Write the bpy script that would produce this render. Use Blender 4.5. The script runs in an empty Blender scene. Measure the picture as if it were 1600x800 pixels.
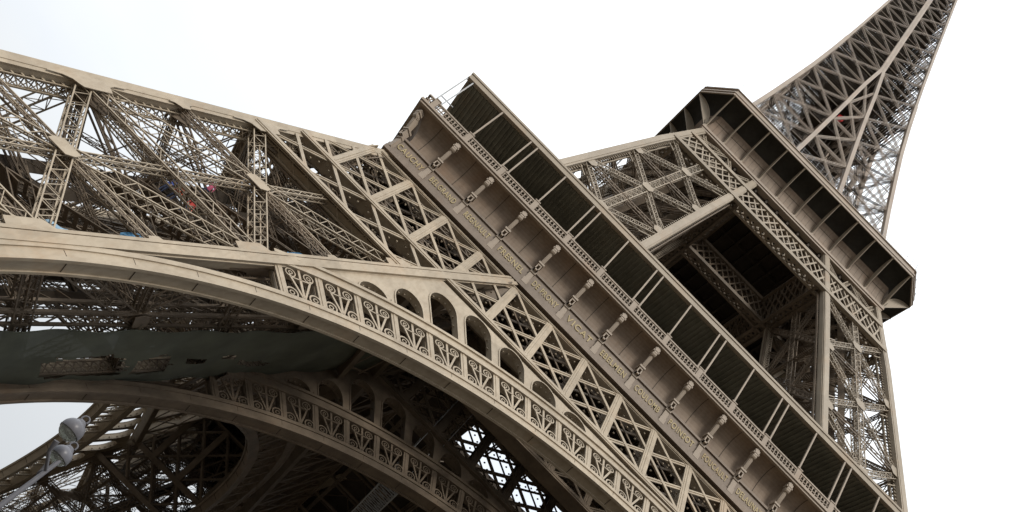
import bpy, math, random
import numpy as np
from mathutils import Vector, Matrix
random.seed(7); RNG = np.random.default_rng(7)
R = math.radians

# ------------------------------------------------------------------ camera
scn = bpy.context.scene
cd = bpy.data.cameras.new('camera'); cam = bpy.data.objects.new('camera', cd); scn.collection.objects.link(cam)
cd.sensor_width = 36.0; cd.lens = 1502.62 / 1600 * 36.0
cd.shift_x = -33.274 / 1600; cd.shift_y = 31.061 / 1600
cd.clip_start = 0.2; cd.clip_end = 6000
_r = Vector((0.70001064, -0.4918512, 0.51775235)); _u = Vector((-0.71409727, -0.47490831, 0.51432206)); _f = Vector((0.00708503, 0.72975646, 0.68367047))
m3 = Matrix((_r, _u, -_f)).transposed()
cam.matrix_world = Matrix.Translation((-19.5479, -89.8976, 1.7)) @ m3.to_4x4()
scn.camera = cam

# ------------------------------------------------------------------ sky, sun, exposure
SUN_EL, SUN_AZ = R(38), R(14)            # azimuth measured from -Y (behind the camera) towards +X
world = bpy.data.worlds.new('World'); scn.world = world; world.use_nodes = True
nt = world.node_tree; nt.nodes.clear()
out = nt.nodes.new('ShaderNodeOutputWorld'); bg = nt.nodes.new('ShaderNodeBackground')
sky = nt.nodes.new('ShaderNodeTexSky'); sky.sky_type = 'NISHITA'; sky.sun_disc = False
sky.sun_elevation = SUN_EL; sky.sun_rotation = math.pi - SUN_AZ
sky.air_density = 1.0; sky.dust_density = 4.0; sky.ozone_density = 1.0
tc = nt.nodes.new('ShaderNodeTexCoord'); mp = nt.nodes.new('ShaderNodeMapping'); mp.inputs['Scale'].default_value = (1.0, 1.0, 2.6)
nz = nt.nodes.new('ShaderNodeTexNoise'); nz.inputs['Scale'].default_value = 1.7; nz.inputs['Detail'].default_value = 5; nz.inputs['Roughness'].default_value = 0.5
cr = nt.nodes.new('ShaderNodeValToRGB')
cr.color_ramp.elements[0].position = 0.36; cr.color_ramp.elements[0].color = (0.84, 0.91, 1.0, 1)
cr.color_ramp.elements[1].position = 0.60; cr.color_ramp.elements[1].color = (0.95, 0.98, 1.0, 1)
grad = nt.nodes.new('ShaderNodeSeparateXYZ')
sq = nt.nodes.new('ShaderNodeMath'); sq.operation = 'POWER'; sq.inputs[1].default_value = 1.6; sq.use_clamp = True
gr = nt.nodes.new('ShaderNodeMapRange'); gr.inputs['From Min'].default_value = 0.0; gr.inputs['From Max'].default_value = 1.0
gr.inputs['To Min'].default_value = 5.2; gr.inputs['To Max'].default_value = 17.5
mul = nt.nodes.new('ShaderNodeVectorMath'); mul.operation = 'SCALE'
mix = nt.nodes.new('ShaderNodeMixRGB'); mix.inputs['Fac'].default_value = 0.90
L = nt.links.new
L(tc.outputs['Generated'], mp.inputs['Vector']); L(mp.outputs['Vector'], nz.inputs['Vector']); L(nz.outputs['Fac'], cr.inputs['Fac'])
L(tc.outputs['Generated'], grad.inputs[0]); L(grad.outputs['Z'], sq.inputs[0]); L(sq.outputs[0], gr.inputs['Value'])
L(cr.outputs['Color'], mul.inputs[0]); L(gr.outputs['Result'], mul.inputs['Scale'])
L(sky.outputs['Color'], mix.inputs['Color1']); L(mul.outputs['Vector'], mix.inputs['Color2'])
L(mix.outputs['Color'], bg.inputs['Color']); bg.inputs['Strength'].default_value = 0.085
L(bg.outputs['Background'], out.inputs['Surface'])
sl_ = bpy.data.lights.new('sun', 'SUN'); sl_.energy = 1.5; sl_.angle = R(14); sl_.color = (1.0, 0.94, 0.85)
sun = bpy.data.objects.new('sun', sl_); scn.collection.objects.link(sun)
sd = Vector((math.sin(SUN_AZ) * math.cos(SUN_EL), -math.cos(SUN_AZ) * math.cos(SUN_EL), math.sin(SUN_EL)))
sun.rotation_euler = (-sd).to_track_quat('-Z', 'Y').to_euler(); sun.location = (0, -200, 300)
scn.view_settings.view_transform = 'Standard'; scn.view_settings.look = 'None'; scn.view_settings.gamma = 1
scn.view_settings.use_curve_mapping = False
scn.view_settings.exposure = 0.48
scn.render.engine = 'CYCLES'
scn.cycles.max_bounces = 6; scn.cycles.diffuse_bounces = 4; scn.cycles.transparent_max_bounces = 8

# ------------------------------------------------------------------ materials
def paint(name, col, rough=0.55, var=0.16, bump=0.15, streak=0.35, scale=0.6):
    m = bpy.data.materials.new(name); m.use_nodes = True; n = m.node_tree; b = n.nodes['Principled BSDF']
    t = n.nodes.new('ShaderNodeTexCoord')
    a = n.nodes.new('ShaderNodeTexNoise'); a.inputs['Scale'].default_value = scale; a.inputs['Detail'].default_value = 8; a.inputs['Roughness'].default_value = 0.65
    st = n.nodes.new('ShaderNodeMapping'); st.inputs['Scale'].default_value = (3.5, 3.5, 0.35)
    s = n.nodes.new('ShaderNodeTexNoise'); s.inputs['Scale'].default_value = 1.0; s.inputs['Detail'].default_value = 4
    n.links.new(t.outputs['Object'], a.inputs['Vector']); n.links.new(t.outputs['Object'], st.inputs['Vector']); n.links.new(st.outputs['Vector'], s.inputs['Vector'])
    r1 = n.nodes.new('ShaderNodeValToRGB'); e = r1.color_ramp.elements
    dk = [c * (1 - var * 1.5) for c in col]; lt = [min(1, c * (1 + var)) for c in col]
    e[0].position = 0.32; e[0].color = (*dk, 1); e[1].position = 0.7; e[1].color = (*lt, 1)
    n.links.new(a.outputs['Fac'], r1.inputs['Fac'])
    r2 = n.nodes.new('ShaderNodeValToRGB'); e = r2.color_ramp.elements
    e[0].position = 0.36; e[0].color = (0.62, 0.56, 0.50, 1); e[1].position = 0.56; e[1].color = (1, 1, 1, 1)
    n.links.new(s.outputs['Fac'], r2.inputs['Fac'])
    mx = n.nodes.new('ShaderNodeMixRGB'); mx.blend_type = 'MULTIPLY'; mx.inputs['Fac'].default_value = streak
    n.links.new(r1.outputs['Color'], mx.inputs['Color1']); n.links.new(r2.outputs['Color'], mx.inputs['Color2'])
    v = n.nodes.new('ShaderNodeTexVoronoi'); v.inputs['Scale'].default_value = 0.28; v.feature = 'F1'
    hv = n.nodes.new('ShaderNodeMapRange'); hv.inputs['To Min'].default_value = 0.90; hv.inputs['To Max'].default_value = 1.06
    sp = n.nodes.new('ShaderNodeSeparateColor'); n.links.new(t.outputs['Object'], v.inputs['Vector']); n.links.new(v.outputs['Color'], sp.inputs[0]); n.links.new(sp.outputs[0], hv.inputs['Value'])
    sc = n.nodes.new('ShaderNodeVectorMath'); sc.operation = 'SCALE'; n.links.new(mx.outputs['Color'], sc.inputs[0]); n.links.new(hv.outputs['Result'], sc.inputs['Scale'])
    rn = n.nodes.new('ShaderNodeTexNoise'); rn.inputs['Scale'].default_value = 0.22; rn.inputs['Detail'].default_value = 9; rn.inputs['Roughness'].default_value = .72; n.links.new(t.outputs['Object'], rn.inputs['Vector'])
    rr = n.nodes.new('ShaderNodeValToRGB'); rr.color_ramp.elements[0].position = .54; rr.color_ramp.elements[0].color = (0, 0, 0, 1); rr.color_ramp.elements[1].position = .74; rr.color_ramp.elements[1].color = (.55, .55, .55, 1)
    n.links.new(rn.outputs['Fac'], rr.inputs['Fac'])
    m2 = n.nodes.new('ShaderNodeMixRGB'); m2.inputs['Color2'].default_value = (min(1, col[0] * 1.02), col[1] * .80, col[2] * .62, 1); n.links.new(rr.outputs['Color'], m2.inputs['Fac']); n.links.new(sc.outputs['Vector'], m2.inputs['Color1'])
    n.links.new(m2.outputs['Color'], b.inputs['Base Color'])
    b.inputs['Roughness'].default_value = rough; b.inputs['Specular IOR Level'].default_value = 0.25
    if bump:
        f = n.nodes.new('ShaderNodeTexNoise'); f.inputs['Scale'].default_value = 6; f.inputs['Detail'].default_value = 3
        n.links.new(t.outputs['Object'], f.inputs['Vector'])
        bp = n.nodes.new('ShaderNodeBump'); bp.inputs['Strength'].default_value = bump; bp.inputs['Distance'].default_value = 0.05
        n.links.new(f.outputs['Fac'], bp.inputs['Height']); n.links.new(bp.outputs['Normal'], b.inputs['Normal'])
    return m
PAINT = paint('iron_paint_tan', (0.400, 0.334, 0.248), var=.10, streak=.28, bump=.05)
PAINT_IN = paint('iron_paint_shade_brown', (0.185, 0.145, 0.106), var=0.2, streak=.2, bump=.05)  # darker copy of PAINT; shade of inner and rear parts painted in
PAINT_UP = paint('iron_paint_upper_tone', (0.36, 0.305, 0.235), var=.06, streak=.1, bump=.05)
PAINT_TOP = paint('iron_paint_spire_tone', (0.375, 0.31, 0.25), var=.06, streak=.08, bump=0)
COVE = paint('mauve_brown_sheet', (0.245, 0.185, 0.135), var=0.10, streak=0.3, bump=.05)
LIP = paint('pale_cornice_paint', (0.34, 0.28, 0.22), var=.08, streak=.2, bump=.05)
FRIEZE = paint('frieze_brown_paint', (0.215, 0.170, 0.132), var=.10, streak=.25, bump=.05)
GOLD = paint('gold_leaf', (0.44, 0.36, 0.20), rough=0.6, var=0.1, streak=0.2)
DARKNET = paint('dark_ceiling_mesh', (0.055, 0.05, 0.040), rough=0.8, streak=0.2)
DARK = paint('dark_iron_shade_and_seams', (0.065, 0.052, 0.040), rough=0.8)  # shade of the spire's inside put into the colour; also serves plate seams
MESHCEIL = paint('grey_green_ceiling_mesh', (0.25, 0.245, 0.20), rough=0.8, streak=0.2)
STONE = paint('masonry', (0.36, 0.32, 0.26), rough=0.9)
GRAVEL = paint('gravel_and_asphalt', (0.085, 0.07, 0.052), rough=0.95, scale=4)
BLUE = paint('blue_tarpaulin', (0.10, 0.30, 0.52), rough=0.5, var=0.2)
PALEBLUE = paint('faded_blue_tarpaulin', (0.30, 0.46, 0.60), rough=0.5, var=0.2)
RED = paint('red_cloth', (0.55, 0.04, 0.04), rough=0.8)
STEEL = paint('galvanised_steel', (0.42, 0.44, 0.46), rough=0.4, var=0.08)
LAMPGREY = paint('lamp_grey_paint', (0.13, 0.13, 0.145), rough=0.45, var=0.08)
LAMPCAP = paint('lamp_cap_grey', (0.13, 0.13, 0.145), rough=0.35, var=0.12)
SKIN = paint('skin', (0.45, 0.28, 0.20)); HAIR = paint('brown_hair', (0.05, 0.03, 0.02))
def cloth(n, c): return paint(n, c, rough=0.85, var=0.05, streak=0.1)
# ceiling slats on the dark mesh
def slats(m, sc=9.0, axis=(1, 0, 0)):
    n = m.node_tree; b = n.nodes['Principled BSDF']
    w = n.nodes.new('ShaderNodeTexWave'); w.inputs['Scale'].default_value = sc; w.inputs['Distortion'].default_value = 0.3
    t = n.nodes.new('ShaderNodeTexCoord'); n.links.new(t.outputs['Object'], w.inputs['Vector'])
    bp = n.nodes.new('ShaderNodeBump'); bp.inputs['Strength'].default_value = 0.7; bp.inputs['Distance'].default_value = 0.08
    n.links.new(w.outputs['Fac'], bp.inputs['Height']); n.links.new(bp.outputs['Normal'], b.inputs['Normal'])
slats(DARKNET)
# translucent glass of the lamps
GLASS = bpy.data.materials.new('milky_lamp_glass'); GLASS.use_nodes = True
_b = GLASS.node_tree.nodes['Principled BSDF']; _b.inputs['Base Color'].default_value = (0.82, 0.86, 0.80, 1); _b.inputs['Roughness'].default_value = 0.25
_b.inputs['Transmission Weight'].default_value = 0.9
# safety net: green weave, a share of it open
NET = bpy.data.materials.new('green_debris_netting'); NET.use_nodes = True
_n = NET.node_tree; _b = _n.nodes['Principled BSDF']; _b.inputs['Roughness'].default_value = 0.9
_t = _n.nodes.new('ShaderNodeTexCoord'); _a = _n.nodes.new('ShaderNodeTexNoise'); _a.inputs['Scale'].default_value = 0.5; _a.inputs['Detail'].default_value = 8
_r1 = _n.nodes.new('ShaderNodeValToRGB'); _r1.color_ramp.elements[0].color = (0.085, 0.092, 0.070, 1); _r1.color_ramp.elements[0].position = .3
_r1.color_ramp.elements[1].color = (0.14, 0.15, 0.115, 1); _r1.color_ramp.elements[1].position = .7
_n.links.new(_t.outputs['Object'], _a.inputs['Vector']); _n.links.new(_a.outputs['Fac'], _r1.inputs['Fac']); _n.links.new(_r1.outputs['Color'], _b.inputs['Base Color'])
_w = _n.nodes.new('ShaderNodeMath'); _w.operation = 'GREATER_THAN'; _w.inputs[1].default_value = 0.22
_v = _n.nodes.new('ShaderNodeTexNoise'); _v.inputs['Scale'].default_value = 40; _n.links.new(_t.outputs['Object'], _v.inputs['Vector'])
_b.inputs['Alpha'].default_value = 0.99

# ------------------------------------------------------------------ mesh builder
col = scn.collection
def unit(a): return a / np.maximum(np.linalg.norm(a, axis=-1, keepdims=True), 1e-9)
BOXF = np.array([[0, 3, 2, 1], [4, 5, 6, 7], [0, 1, 5, 4], [1, 2, 6, 5], [2, 3, 7, 6], [3, 0, 4, 7]])
class MB:
    def __init__(s): s.V = []; s.Q = []; s.n = 0; s.N = []; s.mark = None; s.mat2 = None
    def second(s, mat):                 # every quad added from here on takes this second material
        s.mark = sum(len(q) for q in s.Q); s.mat2 = mat
    def add(s, V, Q):
        V = np.asarray(V, float).reshape(-1, 3); Q = np.asarray(Q, int).reshape(-1, 4)
        s.V.append(V); s.Q.append(Q + s.n); s.n += len(V)
    def bars(s, P, Q, w, h, N):
        P = np.asarray(P, float).reshape(-1, 3); Q = np.asarray(Q, float).reshape(-1, 3)
        if len(P) == 0: return
        N = np.broadcast_to(np.asarray(N, float), P.shape)
        d = unit(Q - P); n = N - d * np.sum(N * d, 1, keepdims=True); n = unit(n); t = np.cross(d, n)
        w = np.broadcast_to(np.asarray(w, float), (len(P),))[:, None] / 2; h = np.broadcast_to(np.asarray(h, float), (len(P),))[:, None] / 2
        C = [P - t * w - n * h, P + t * w - n * h, P + t * w + n * h, P - t * w + n * h]
        C += [Q - t * w - n * h, Q + t * w - n * h, Q + t * w + n * h, Q - t * w + n * h]
        V = np.stack(C, 1).reshape(-1, 3); k = len(P)
        F = (BOXF[None] + (np.arange(k) * 8)[:, None, None]).reshape(-1, 4)
        s.add(V, F)
    def bar(s, p, q, w, h=None, N=(0, 0, 1)): s.bars([p], [q], w, w if h is None else h, N)
    def box(s, a, b):
        a = np.array(a, float); b = np.array(b, float)
        x0, y0, z0 = np.minimum(a, b); x1, y1, z1 = np.maximum(a, b)
        V = [[x0, y0, z0], [x1, y0, z0], [x1, y1, z0], [x0, y1, z0], [x0, y0, z1], [x1, y0, z1], [x1, y1, z1], [x0, y1, z1]]
        s.add(V, BOXF)
    def ngon_prism(s, pts, off):
        pts = np.asarray(pts, float); off = np.asarray(off, float); k = len(pts)
        s.V.append(pts); s.V.append(pts + off); b = s.n; s.n += 2 * k
        s.N.append(list(range(b + k - 1, b - 1, -1))); s.N.append(list(range(b + k, b + 2 * k)))
        i = np.arange(k); j = (i + 1) % k
        s.Q.append(np.stack([b + i, b + j, b + k + j, b + k + i], 1))
    def grid(s, G, close=False):       # G (a,b,3) grid of points -> quads
        a, b_, _ = G.shape; i, j = np.meshgrid(np.arange(a - 1), np.arange(b_ - 1), indexing='ij')
        q = np.stack([i * b_ + j, (i + 1) * b_ + j, (i + 1) * b_ + j + 1, i * b_ + j + 1], -1).reshape(-1, 4)
        s.add(G.reshape(-1, 3), q)
    def tube(s, pts, r, n=8, N=(0, 0, 1)):
        pts = np.asarray(pts, float); k = len(pts); r = np.broadcast_to(np.asarray(r, float), (k,))
        d = unit(np.gradient(pts, axis=0)); N = np.asarray(N, float)
        a = unit(np.cross(d, N + 1e-4)); b = np.cross(d, a)
        th = np.linspace(0, 2 * np.pi, n + 1)
        G = pts[:, None] + r[:, None, None] * (np.cos(th)[None, :, None] * a[:, None] + np.sin(th)[None, :, None] * b[:, None])
        s.grid(G)
        for e, o in ((0, 1), (k - 1, -1)):
            s.V.append(G[e, :-1]); s.N.append([s.n + i for i in range(n)][::o]); s.n += n
    def swap(s):                        # mirror x<->y and append
        V = np.concatenate(s.V); b = s.n
        s.V = [V, V[:, [1, 0, 2]]]
        Q = np.concatenate(s.Q) if s.Q else np.zeros((0, 4), int)
        s.Q = [Q, Q[:, ::-1] + b]; s.N = s.N + [[b + i for i in f[::-1]] for f in s.N]; s.n *= 2
    def build(s, name, mat, parent=None, smooth=False):
        me = bpy.data.meshes.new(name)
        V = np.concatenate(s.V); Q = np.concatenate(s.Q) if s.Q else np.zeros((0, 4), int)
        nn = sum(len(f) for f in s.N)
        me.vertices.add(len(V)); me.vertices.foreach_set('co', V.astype(np.float32).ravel())
        nl = len(Q) * 4 + nn; me.loops.add(nl)
        lv = np.concatenate([Q.ravel(), np.array([i for f in s.N for i in f], int)]) if nn else Q.ravel()
        me.loops.foreach_set('vertex_index', lv.astype(np.int32))
        me.polygons.add(len(Q) + len(s.N))
        st = list(np.arange(len(Q)) * 4); o = len(Q) * 4
        for f in s.N: st.append(o); o += len(f)
        me.polygons.foreach_set('loop_start', np.array(st, np.int32))
        me.update(calc_edges=True); me.validate()
        me.polygons.foreach_set('use_smooth', np.full(len(me.polygons), bool(smooth)))
        me.materials.append(mat)
        if s.mat2 is not None:
            me.materials.append(s.mat2); mi = np.zeros(len(me.polygons), np.int32); mi[s.mark:len(Q)] = 1; me.polygons.foreach_set('material_index', mi)
        ob = bpy.data.objects.new(name, me); col.objects.link(ob)
        if parent: ob.parent = parent
        return ob
def tag(o, label=None, cat=None, group=None, kind=None):
    if label: o['label'] = label
    if cat: o['category'] = cat
    if group: o['group'] = group
    if kind: o['kind'] = kind
    return o
def empty(name, loc=(0, 0, 0)):
    o = bpy.data.objects.new(name, None); col.objects.link(o); o.location = loc; o.empty_display_size = 0.5; return o
def dup(o, parent, rz=None, loc=None):
    c = o.copy(); col.objects.link(c); c.parent = parent
    if rz is not None: c.rotation_euler = (0, 0, rz)
    if loc is not None: c.location = loc
    for ch in list(o.children): dup(ch, c)
    return c

def girder(m, p, q, N, w, d, t=0.13, pitch=None, style='z', lace=None, faces='fbs'):
    """box lattice girder: four rails and laced faces"""
    p = np.array(p, float); q = np.array(q, float); N = np.array(N, float)
    ax = q - p; Lg = np.linalg.norm(ax); ax /= Lg; n = N - ax * (N @ ax); n /= np.linalg.norm(n); s = np.cross(ax, n)
    lace = lace or t * 0.7; pitch = pitch or w
    a, b = w / 2 - t / 2, d / 2 - t / 2
    P = [p + s * i * a + n * j * b for i in (-1, 1) for j in (-1, 1)]; Qe = [x + ax * Lg for x in P]
    m.bars(P, Qe, t, t, n)
    k = max(2, int(round(Lg / pitch))); u = np.linspace(0, Lg, k + 1)[:, None] * ax
    i = np.arange(k); alt = np.where(i % 2 == 0, 1, -1)[:, None]
    for f, (e, o, wid, nor) in {'f': (s * a, n * b, lace, n), 'b': (s * a, -n * b, lace, n), 's': (n * b, s * a, lace, s), 'r': (n * b, -s * a, lace, s)}.items():
        if f not in faces: continue
        A = p + u[:-1] + o - e * alt; B = p + u[1:] + o + e * alt
        m.bars(A, B, wid, 0.03, nor)
        if style == 'x':
            m.bars(p + u[:-1] + o + e * alt, p + u[1:] + o - e * alt, wid, 0.025, nor)
        if style == 'l':
            m.bars(p + u[1:] + o - e, p + u[1:] + o + e, wid, 0.03, nor)

# ------------------------------------------------------------------ profile of the tower (fitted)
SL = 0.48905; W0 = 59.506; K = math.hypot(1, SL); PW = 14.7; BAY = 3.8444
ZT = [0, 57, 74.7, 86., 98.5, 111., 130, 155, 168, 183.5, 207, 240, 276]
WT = [59.506, 31.63, 25.75, 23.1, 20.15, 16.9, 14.0, 11.28, 10.15, 9.0, 7.5, 5.5, 4.2]
ZI = [57, 76, 84, 92, 99, 111.4, 128, 137, 147.5, 157, 167, 176, 300]
WI = [16.9, 12.7, 11.3, 9.85, 8.55, 6.3, 4.2, 3.4, 2.5, 1.75, 1.0, 0.29, 0.29]
def W(z): return float(np.interp(z, ZT, WT))
def Wi(z): return (W(z) - PW) if z <= 57 else float(np.interp(z, ZI, WI))
NF = np.array([0, -1, SL]) / K        # outward normal of the lower front face
UF = np.array([0, SL, 1]) / K
def FP(x, s, o=0.0):                  # in-plane (x, s) of lower front face, o metres proud
    s = np.asarray(s, float); x = np.asarray(x, float); z = s / K
    return np.stack(np.broadcast_arrays(x, -(W0 - SL * z), z), -1) + NF * o
def xo(s): return -(W0 - SL * s / K)  # outer arris x at in-plane height s
ROT = [0, math.pi / 2, math.pi, -math.pi / 2]

# ------------------------------------------------------------------ ground
g = MB(); g.add([[-2500, -2500, 0], [2500, -2500, 0], [2500, 2500, 0], [-2500, 2500, 0]], [[0, 1, 2, 3]])
tag(g.build('ground', GRAVEL), kind='structure')

tower = empty('iron_tower')
tag(tower, 'huge tan wrought iron lattice tower with arches, two galleries and a tapering spire', 'tower')

# ------------------------------------------------------------------ lower pillars (0 - 57 m)
NODES = [0.5, 9.6, 20.0, 30.5, 40.9]
MIDS = [5.0, 14.8, 25.25, 35.6]
def corner(z, a, b, c=0.41):          # a,b: 0 outer, 1 inner; centre of the corner girder
    w = W(z); i = Wi(z)
    x = -w + c if a == 0 else -i - c
    y = -w + c if b == 0 else -i - c
    return np.array([x, y, z])
def pillar_lower(par):
    for a in (0, 1):
        for b in (0, 1):
            m = MB()
            cuts = [0.5, 9.6, 20, 30.5, 40.9, 52.0, 57.0]
            for z0, z1 in zip(cuts[:-1], cuts[1:]):
                m.bar(corner(z0, a, b), corner(z1, a, b), .82, .82, (0, 1, 0))
            # stepped cover strips on the two visible webs
            for off, wd in ((0.0, 0.62), (0.0, 0.30)):
                dep = 0.035 if wd > .5 else 0.075
                for ax in (0, 1):
                    for sg in (-1, 1):
                        p, q = corner(0.6, a, b), corner(56.9, a, b)
                        p[ax] += sg * (.41 + dep / 2); q[ax] += sg * (.41 + dep / 2)
                        nn = np.zeros(3); nn[ax] = 1
                        m.bar(p, q, wd, dep, nn)
            if (a, b) in ((1, 0), (0, 1)):   # heavy cover moulding on the inner arris of each outer face
                ax = 1 if a else 0; nn = np.zeros(3); nn[ax] = -1
                for wd, dep, sh in ((.98, .12, 0.04), (.30, .27, .33), (.26, .24, -.02), (.14, .27, -.32)):
                    p, q = corner(0.6, a, b), corner(51.9, a, b)
                    for v in (p, q): v[ax] -= .41 + dep / 2; v[1 - ax] += sh
                    m.bar(p, q, wd, dep, nn)
            m.build('corner_girder', PAINT, par)
def fr_(x, z, dd): return np.array([x, -(W(z) - dd), z])
def pillar_face(m, dd, N, full=True):
    """lattice of one face of the front-left pillar at depth dd behind the outer plane"""
    N = np.array(N, float)
    A = lambda z: fr_(-W(z) + .5, z, dd)
    B = lambda z: fr_(-Wi(z) - .5, z, dd)
    # edge fringe: lacing of the corner girders' inner edges
    for fn, sg in ((A, 1), (B, -1)):
        zz = np.linspace(1, 56, 120)
        P = np.array([fn(z) + [sg * .45, 0, 0] for z in zz]); Q = P + [sg * .2, 0, 0]
        m.bars(P, Q, .12, .05, N)
        P0 = np.array([fn(z) + [sg * .70, 0, 0] for z in zz]);
        P1 = P0 - N * .75
        m.bars(P0[:-1], P1[1:], .07, .03, (1, 0, 0)); m.bars(P1[:-1], P0[1:], .07, .03, (1, 0, 0))
        m.bar(P1[0], P1[-1], .16, .10, N); m.bar(P0[0], P0[-1], .08, .05, N)
    for z0, z1 in zip(NODES[:-1], NODES[1:]):
        girder(m, A(z0), B(z1), N, .92, .75, .078, .62, 'z', lace=.045, faces='fbsr')
        girder(m, A(z1), B(z0), N, .92, .75, .078, .62, 'z', lace=.045, faces='fbsr')
        zm = (z0 + z1) / 2 + .1
        girder(m, A(zm), B(zm), N, .55, .5, .065, .5, 'z', lace=.04)
        # half-panel struts
        M = (A(zm) + B(zm)) / 2
        for s0, s1 in ((A(z0), B(z0)), (A(z1), B(z1))):
            girder(m, (s0 + s1) / 2, M, N, .4, .45, .06, .5, 'z')
    for z in NODES[1:]:
        girder(m, A(z), B(z), N, .95, .8, .085, .7, 'z', lace=.045)
def long_girder(m, dd, N):
    f = lambda z: (fr_(-W(z), z, dd) + fr_(-Wi(z), z, dd)) / 2
    girder(m, f(2), f(51), N, 1.5, .8, .17, 1.3, 'z', lace=.10)
def gussets(m, dd, o, N):
    """fish-tail node plates on a front face"""
    N = np.array(N, float)
    for z in NODES[1:] + MIDS:
        big = z in NODES
        L_ = 1.3 if big else .45; D = .65 if big else .3
        for side in (0, 1):
            f = (lambda z_: fr_(-W(z_), z_, dd)) if side == 0 else (lambda z_: fr_(-Wi(z_), z_, dd))
            sg = 1 if side == 0 else -1
            prof = [(-L_ * 1.5, .75), (-L_, .80), (-L_ * .72, 1.0), (-L_ * .62, .9 + D * .7), (-L_ * .55, .9 + D), (L_ * .55, .9 + D), (L_ * .62, .9 + D * .7), (L_ * .72, 1.0), (L_, .80), (L_ * 1.5, .75)]
            pts = [f(z + a) + [sg * b, 0, 0] + N * o for a, b in prof]
            pts += [f(z + L_ * 1.5) + [sg * .66, 0, 0] + N * o, f(z) + [sg * .40, 0, 0] + N * o, f(z - L_ * 1.5) + [sg * .66, 0, 0] + N * o]
            m.ngon_prism(pts, N * .05)
        # centre plates on the X crossings
    for zm in MIDS:
        c = (fr_(-W(zm), zm, dd) + fr_(-Wi(zm), zm, dd)) / 2
        u = UF; x = np.array([1., 0, 0])
        pts = [c + x * a + u * b + N * o for a, b in ((-.75, -.42), (.45, -.42), (.75, .0), (.75, .42), (-.45, .42), (-.75, 0))]
        m.ngon_prism(pts, N * .05)
m = MB(); pillar_face(m, .5, NF); gussets(m, 0, .06, NF); m.swap(); pil = m.build('pillar', PAINT, tower)
pillar_lower(pil)
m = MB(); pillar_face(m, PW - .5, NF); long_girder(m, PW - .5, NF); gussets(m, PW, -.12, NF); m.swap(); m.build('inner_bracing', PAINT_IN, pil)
# inside of the pillar: diaphragms, secondary ties, lift rails, stairs
m = MB()
for z in NODES + MIDS + [46, 50]:
    C = [corner(z, a, b) for a, b in ((0, 0), (1, 0), (1, 1), (0, 1))]
    for i in range(4):
        girder(m, C[i], C[(i + 1) % 4] + [0, 0, .01], (0, 0, 1), .45, .45, .07, .7, 'z', faces='fs')
    girder(m, C[0], C[2], (0, 0, 1), .6, .5, .1, .8, 'z', faces='fs'); girder(m, C[1], C[3], (0, 0, 1), .6, .5, .1, .8, 'z', faces='fs')
    for i in range(4):
        e1, e2 = unit(C[(i + 1) % 4] - C[i]), unit(C[i - 1] - C[i]); L3 = 2.6 if z in NODES else 1.5
        m.ngon_prism([C[i], C[i] + e1 * L3, C[i] + (e1 + e2) * L3 * .38, C[i] + e2 * L3], (0, 0, .06)); m.ngon_prism([C[i] - [0, 0, .9], C[i] + e1 * L3 * .9 - [0, 0, .5], C[i] + e1 * L3 * .9, C[i]], (0, 0, .0) + np.array([.05, .05, 0]))
    mids = [(C[i] + C[(i + 1) % 4]) / 2 for i in range(4)]
    for i in range(4): girder(m, mids[i], mids[(i + 1) % 4], (0, 0, 1), .35, .35, .05, .7, 'z', faces='fs')
def fillface(f, N, lv5):
    for z0, z1 in zip(lv5[:-1], lv5[1:]):
        a0, b0, a1, b1 = f(0, z0), f(1, z0), f(0, z1), f(1, z1)
        girder(m, a0, (a1 + b1) / 2, N, .36, .36, .045, .5, 'z', faces='fs'); girder(m, b0, (a1 + b1) / 2, N, .36, .36, .045, .5, 'z', faces='fs')
        m.bar((a0 + b0) / 2, a1, .06, .06, N); m.bar((a0 + b0) / 2, b1, .06, .06, N); m.bar(a0, b1, .05, .05, N)
lv5 = sorted(NODES + MIDS) + [46, 51]
for k3 in (.3, .7):
    for ax in (0, 1):
        def f(u, z, ax=ax, k3=k3):
            lo, hi = -W(z) + .8, -Wi(z) - .8; v = [0, 0, z]; v[ax] = lo + (hi - lo) * u; v[1 - ax] = lo + (hi - lo) * k3; return np.array(v)
        fillface(f, (0, -1, .4) if ax == 0 else (-1, 0, .4), lv5)
lv = NODES + [46, 51]
for z0, z1 in zip(lv[:-1], lv[1:]):
    zm = (z0 + z1) / 2
    C0 = [corner(z0, a, b) for a, b in ((0, 0), (1, 0), (1, 1), (0, 1))]; C1 = [corner(z1, a, b) for a, b in ((0, 0), (1, 0), (1, 1), (0, 1))]
    ctr = sum(corner(zm, a, b) for a, b in ((0, 0), (1, 0), (1, 1), (0, 1))) / 4
    for i in range(4):
        girder(m, C0[i], C1[(i + 2) % 4], (0, -1, .3), .5, .45, .06, .7, 'z', faces='fs')
        F0 = (C0[i] + C0[(i + 1) % 4]) / 2; F1 = (C1[i] + C1[(i + 1) % 4]) / 2
        girder(m, F0, ctr, (.3, -1, .3), .35, .35, .05, .6, 'z', faces='fs'); girder(m, ctr, F1, (.3, -1, .3), .35, .35, .05, .6, 'z', faces='fs')
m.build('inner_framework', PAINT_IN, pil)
m = MB()
def axis(z, dx, dy): w = W(z) - PW / 2; return np.array([-w + dx, -w + dy, z])
for dx, dy in ((-3.2, -2.0), (-1.2, -2.0), (1.6, 3.2), (3.6, 3.2)):
    m.bar(axis(1, dx, dy), axis(56, dx, dy), .34, .75, (1, 1, 0))
for z in np.arange(2, 56, 2.6):
    m.bar(axis(z, -3.2, -2.0), axis(z, -1.2, -2.0), .25, .35, (0, 0, 1)); m.bar(axis(z, 1.6, 3.2), axis(z, 3.6, 3.2), .25, .35, (0, 0, 1))
m.build('lift_track', DARK, pil)
m = MB()                                # zigzag staircase
z = 2.0; k = 0
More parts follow.
